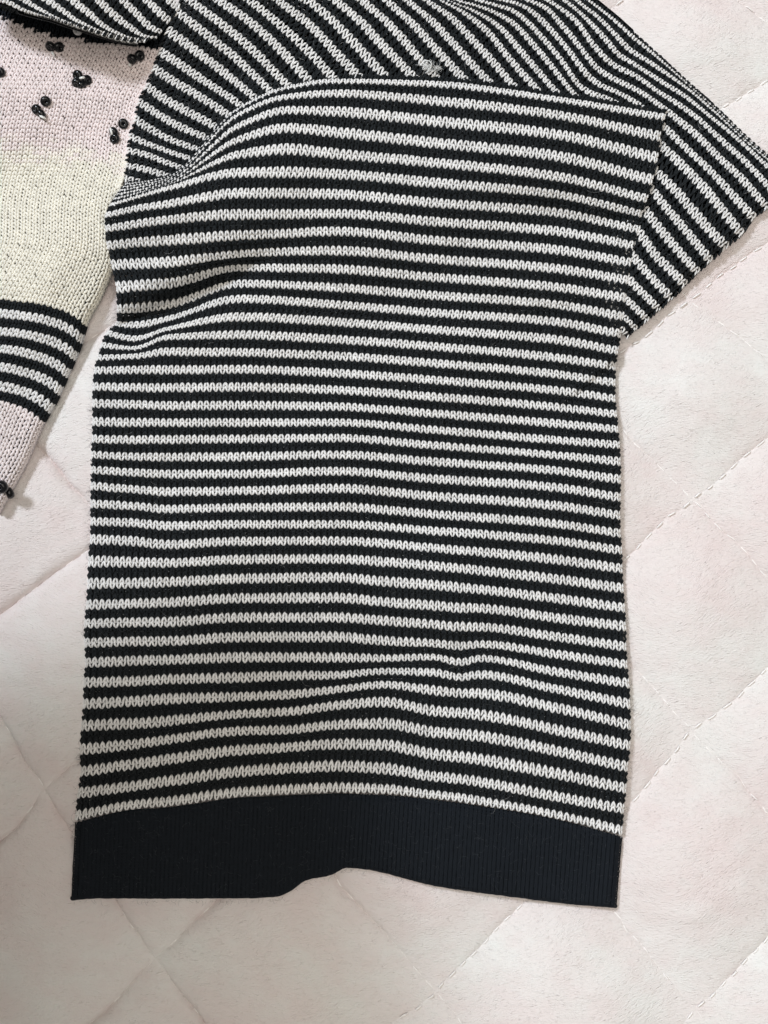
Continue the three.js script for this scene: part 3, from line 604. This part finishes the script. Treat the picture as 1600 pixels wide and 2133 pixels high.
{ // pale tuft where two yarns were knotted, by the rim of the sleeve
  const g = group('yarn_tuft', sweater); g.userData = { label: 'pale fluffy knot of yarn at the rim of the sleeve' };
  const B = new Build(), h0 = yokeHeight(890, 135) + 0.0007;
  const loop = [[884, 128], [888, 126], [895, 127], [899, 133], [897, 142], [892, 148], [886, 153]].map(([x, y], k) => at(x, y, h0 + 0.0012 * Math.sin(k / 6 * Math.PI)));
  B.tube(loop, loop.map(() => 0.00011), loop.map(() => [0, 1, 0]), 6, 1, [0.75, 0.75, 0.73]); mesh('yarn_loop', B.geo(), yarnMat, g);
  const F = new Build();
  for (let k = 0; k < 90; k++) { const t = rnd(), x = lerp(878, 918, t) + rr(-4, 4), y = lerp(138, 143, t) + rr(-9, 9) * (1 - t * 0.7); hair(F, at(x, y, h0 + rr(-0.0002, 0.0008)), rr(-0.9, 0.4) + (rnd() < 0.5 ? Math.PI : 0), rr(0.0006, 0.0017), rr(-0.1, 0.4), rr(-0.7, 0.7), [0.95, 0.95, 0.93], 0.000024); }
  mesh('lint', F.geo(), fuzzMat, g).userData = { kind: 'stuff' };
}
{ // pale sewing loops where the sleeve's right side is joined
  const g = group('side_seam', sweater);
  for (let k = 0; k < 15; k++) {
    const c = k * 4 + 0.4, B = new Build(), pts = [], ups = [], rad = [];
    for (let j = 0; j <= 5; j++) { const t = j / 5, cc = c + t * 2.6, p = sleeveKnit.pos(WALES - 0.05 + 0.28 * Math.sin(t * Math.PI), cc, 0.00008); pts.push(p); ups.push(sleeveKnit.nor(WALES - 0.5, cc)); rad.push(0.00013 * (j % 5 ? 1 : 0.6)); }
    B.tube(pts, rad, ups, 6, 1, [0.6, 0.58, 0.57]); mesh('seam_loop', B.geo(), yarnMat, g);
  }
}

// ------------------------------------------------------------------ quilting thread on the bedspread
const SWEATER_AREA = [[-60, -40], [1230, -10], [1370, 105], [1700, 400], [1610, 440], [1300, 715], [1285, 800], [1295, 1000], [1315, 1480], [1292, 1750], [1288, 1895], [1080, 1876], [900, 1850], [721, 1812], [636, 1838], [580, 1874], [146, 1882], [165, 1610], [190, 1130], [196, 800], [225, 690], [243, 640], [238, 560], [180, 670], [90, 880], [0, 1062], [-60, 1090]];
{
  const seen = new Set(); let count = 0;
  for (let k = 0; k <= 8; k++) for (let n = 0; n <= 5; n++) {
    const here = cross(k, n), ups = (k % 2 !== 0) ? [cross(k - 1, n), cross(k + 1, n), cross(k - 1, n + 1), cross(k + 1, n + 1)] : [];
    ups.forEach((to, q) => {
      const key = [k, n, q].join(); if (seen.has(key)) return; seen.add(key);
      const len = Math.hypot(to[0] - here[0], to[1] - here[1]), m = Math.round(len / 33), shy = to[0] + here[0] < 1500 ? 0 : 1;
      let g = null;
      for (let j = 0; j < m; j++) {
        const t0 = (j + 0.16 + rr(-0.06, 0.06)) / m, t1 = (j + 0.78 + rr(-0.08, 0.08)) / m, P = (t) => seamDrift(lerp(here[0], to[0], t), lerp(here[1], to[1], t)), mid = P((t0 + t1) / 2);
        if (mid[0] < -5 || mid[0] > 1605 || mid[1] < -5 || mid[1] > 2138 || inside(SWEATER_AREA, mid[0], mid[1])) continue;
        if (count++ > 290) continue;
        g ??= group('seam', bedspread);
        const up = q % 3 === 0 ? 1 : 0, rise = shy * up ? rr(0.00005, 0.0003) : shy ? rr(-0.0004, 0.00012) : rr(-0.0007, -0.0001), pts = [], upv = [], rad = [], B = new Build();
        for (let s = 0; s <= 5; s++) { const t = s / 5, [x, y] = P(lerp(t0, t1, t)); pts.push([(x - 800) * PX, BED_SEAM + (s % 5 ? rise + 0.00022 : -0.0001), (y - 1066.5) * PX]); upv.push([0, 1, 0]); rad.push((shy * up ? 0.00019 : 0.00013) * (s % 5 ? 1 : 0.35)); }
        B.tube(pts, rad, upv, 6, 0.8, [1, 1, 1]); mesh('thread_stitch', B.geo(), threadMat, g);
      }
    });
  }
}

// ------------------------------------------------------------------ unseen slab added to shade the lower left
{
  const t = group('shadow_slab'); t.userData = { label: 'unseen dark slab added above the lower left corner to cast shade', category: 'shadow_slab' };
  t.position.set(-0.170, 0.17, 0.056); t.rotation.set(0, 0.2, 0);
  mesh('slab_case', new RoundedBoxGeometry(0.17, 0.009, 0.24, 4, 0.004), new THREE.MeshStandardMaterial({ color: 0x2a2c30, roughness: 0.5, metalness: 0.3 }), t);
  const sc = mesh('screen', new RoundedBoxGeometry(0.156, 0.002, 0.222, 3, 0.0009), new THREE.MeshStandardMaterial({ color: 0x0a0a0c, roughness: 0.15 }), t); sc.position.y = 0.0045;
}

scene.traverse((o) => { if (o.isMesh) { o.castShadow = true; o.receiveShadow = true; } });
renderer.render(scene, camera);
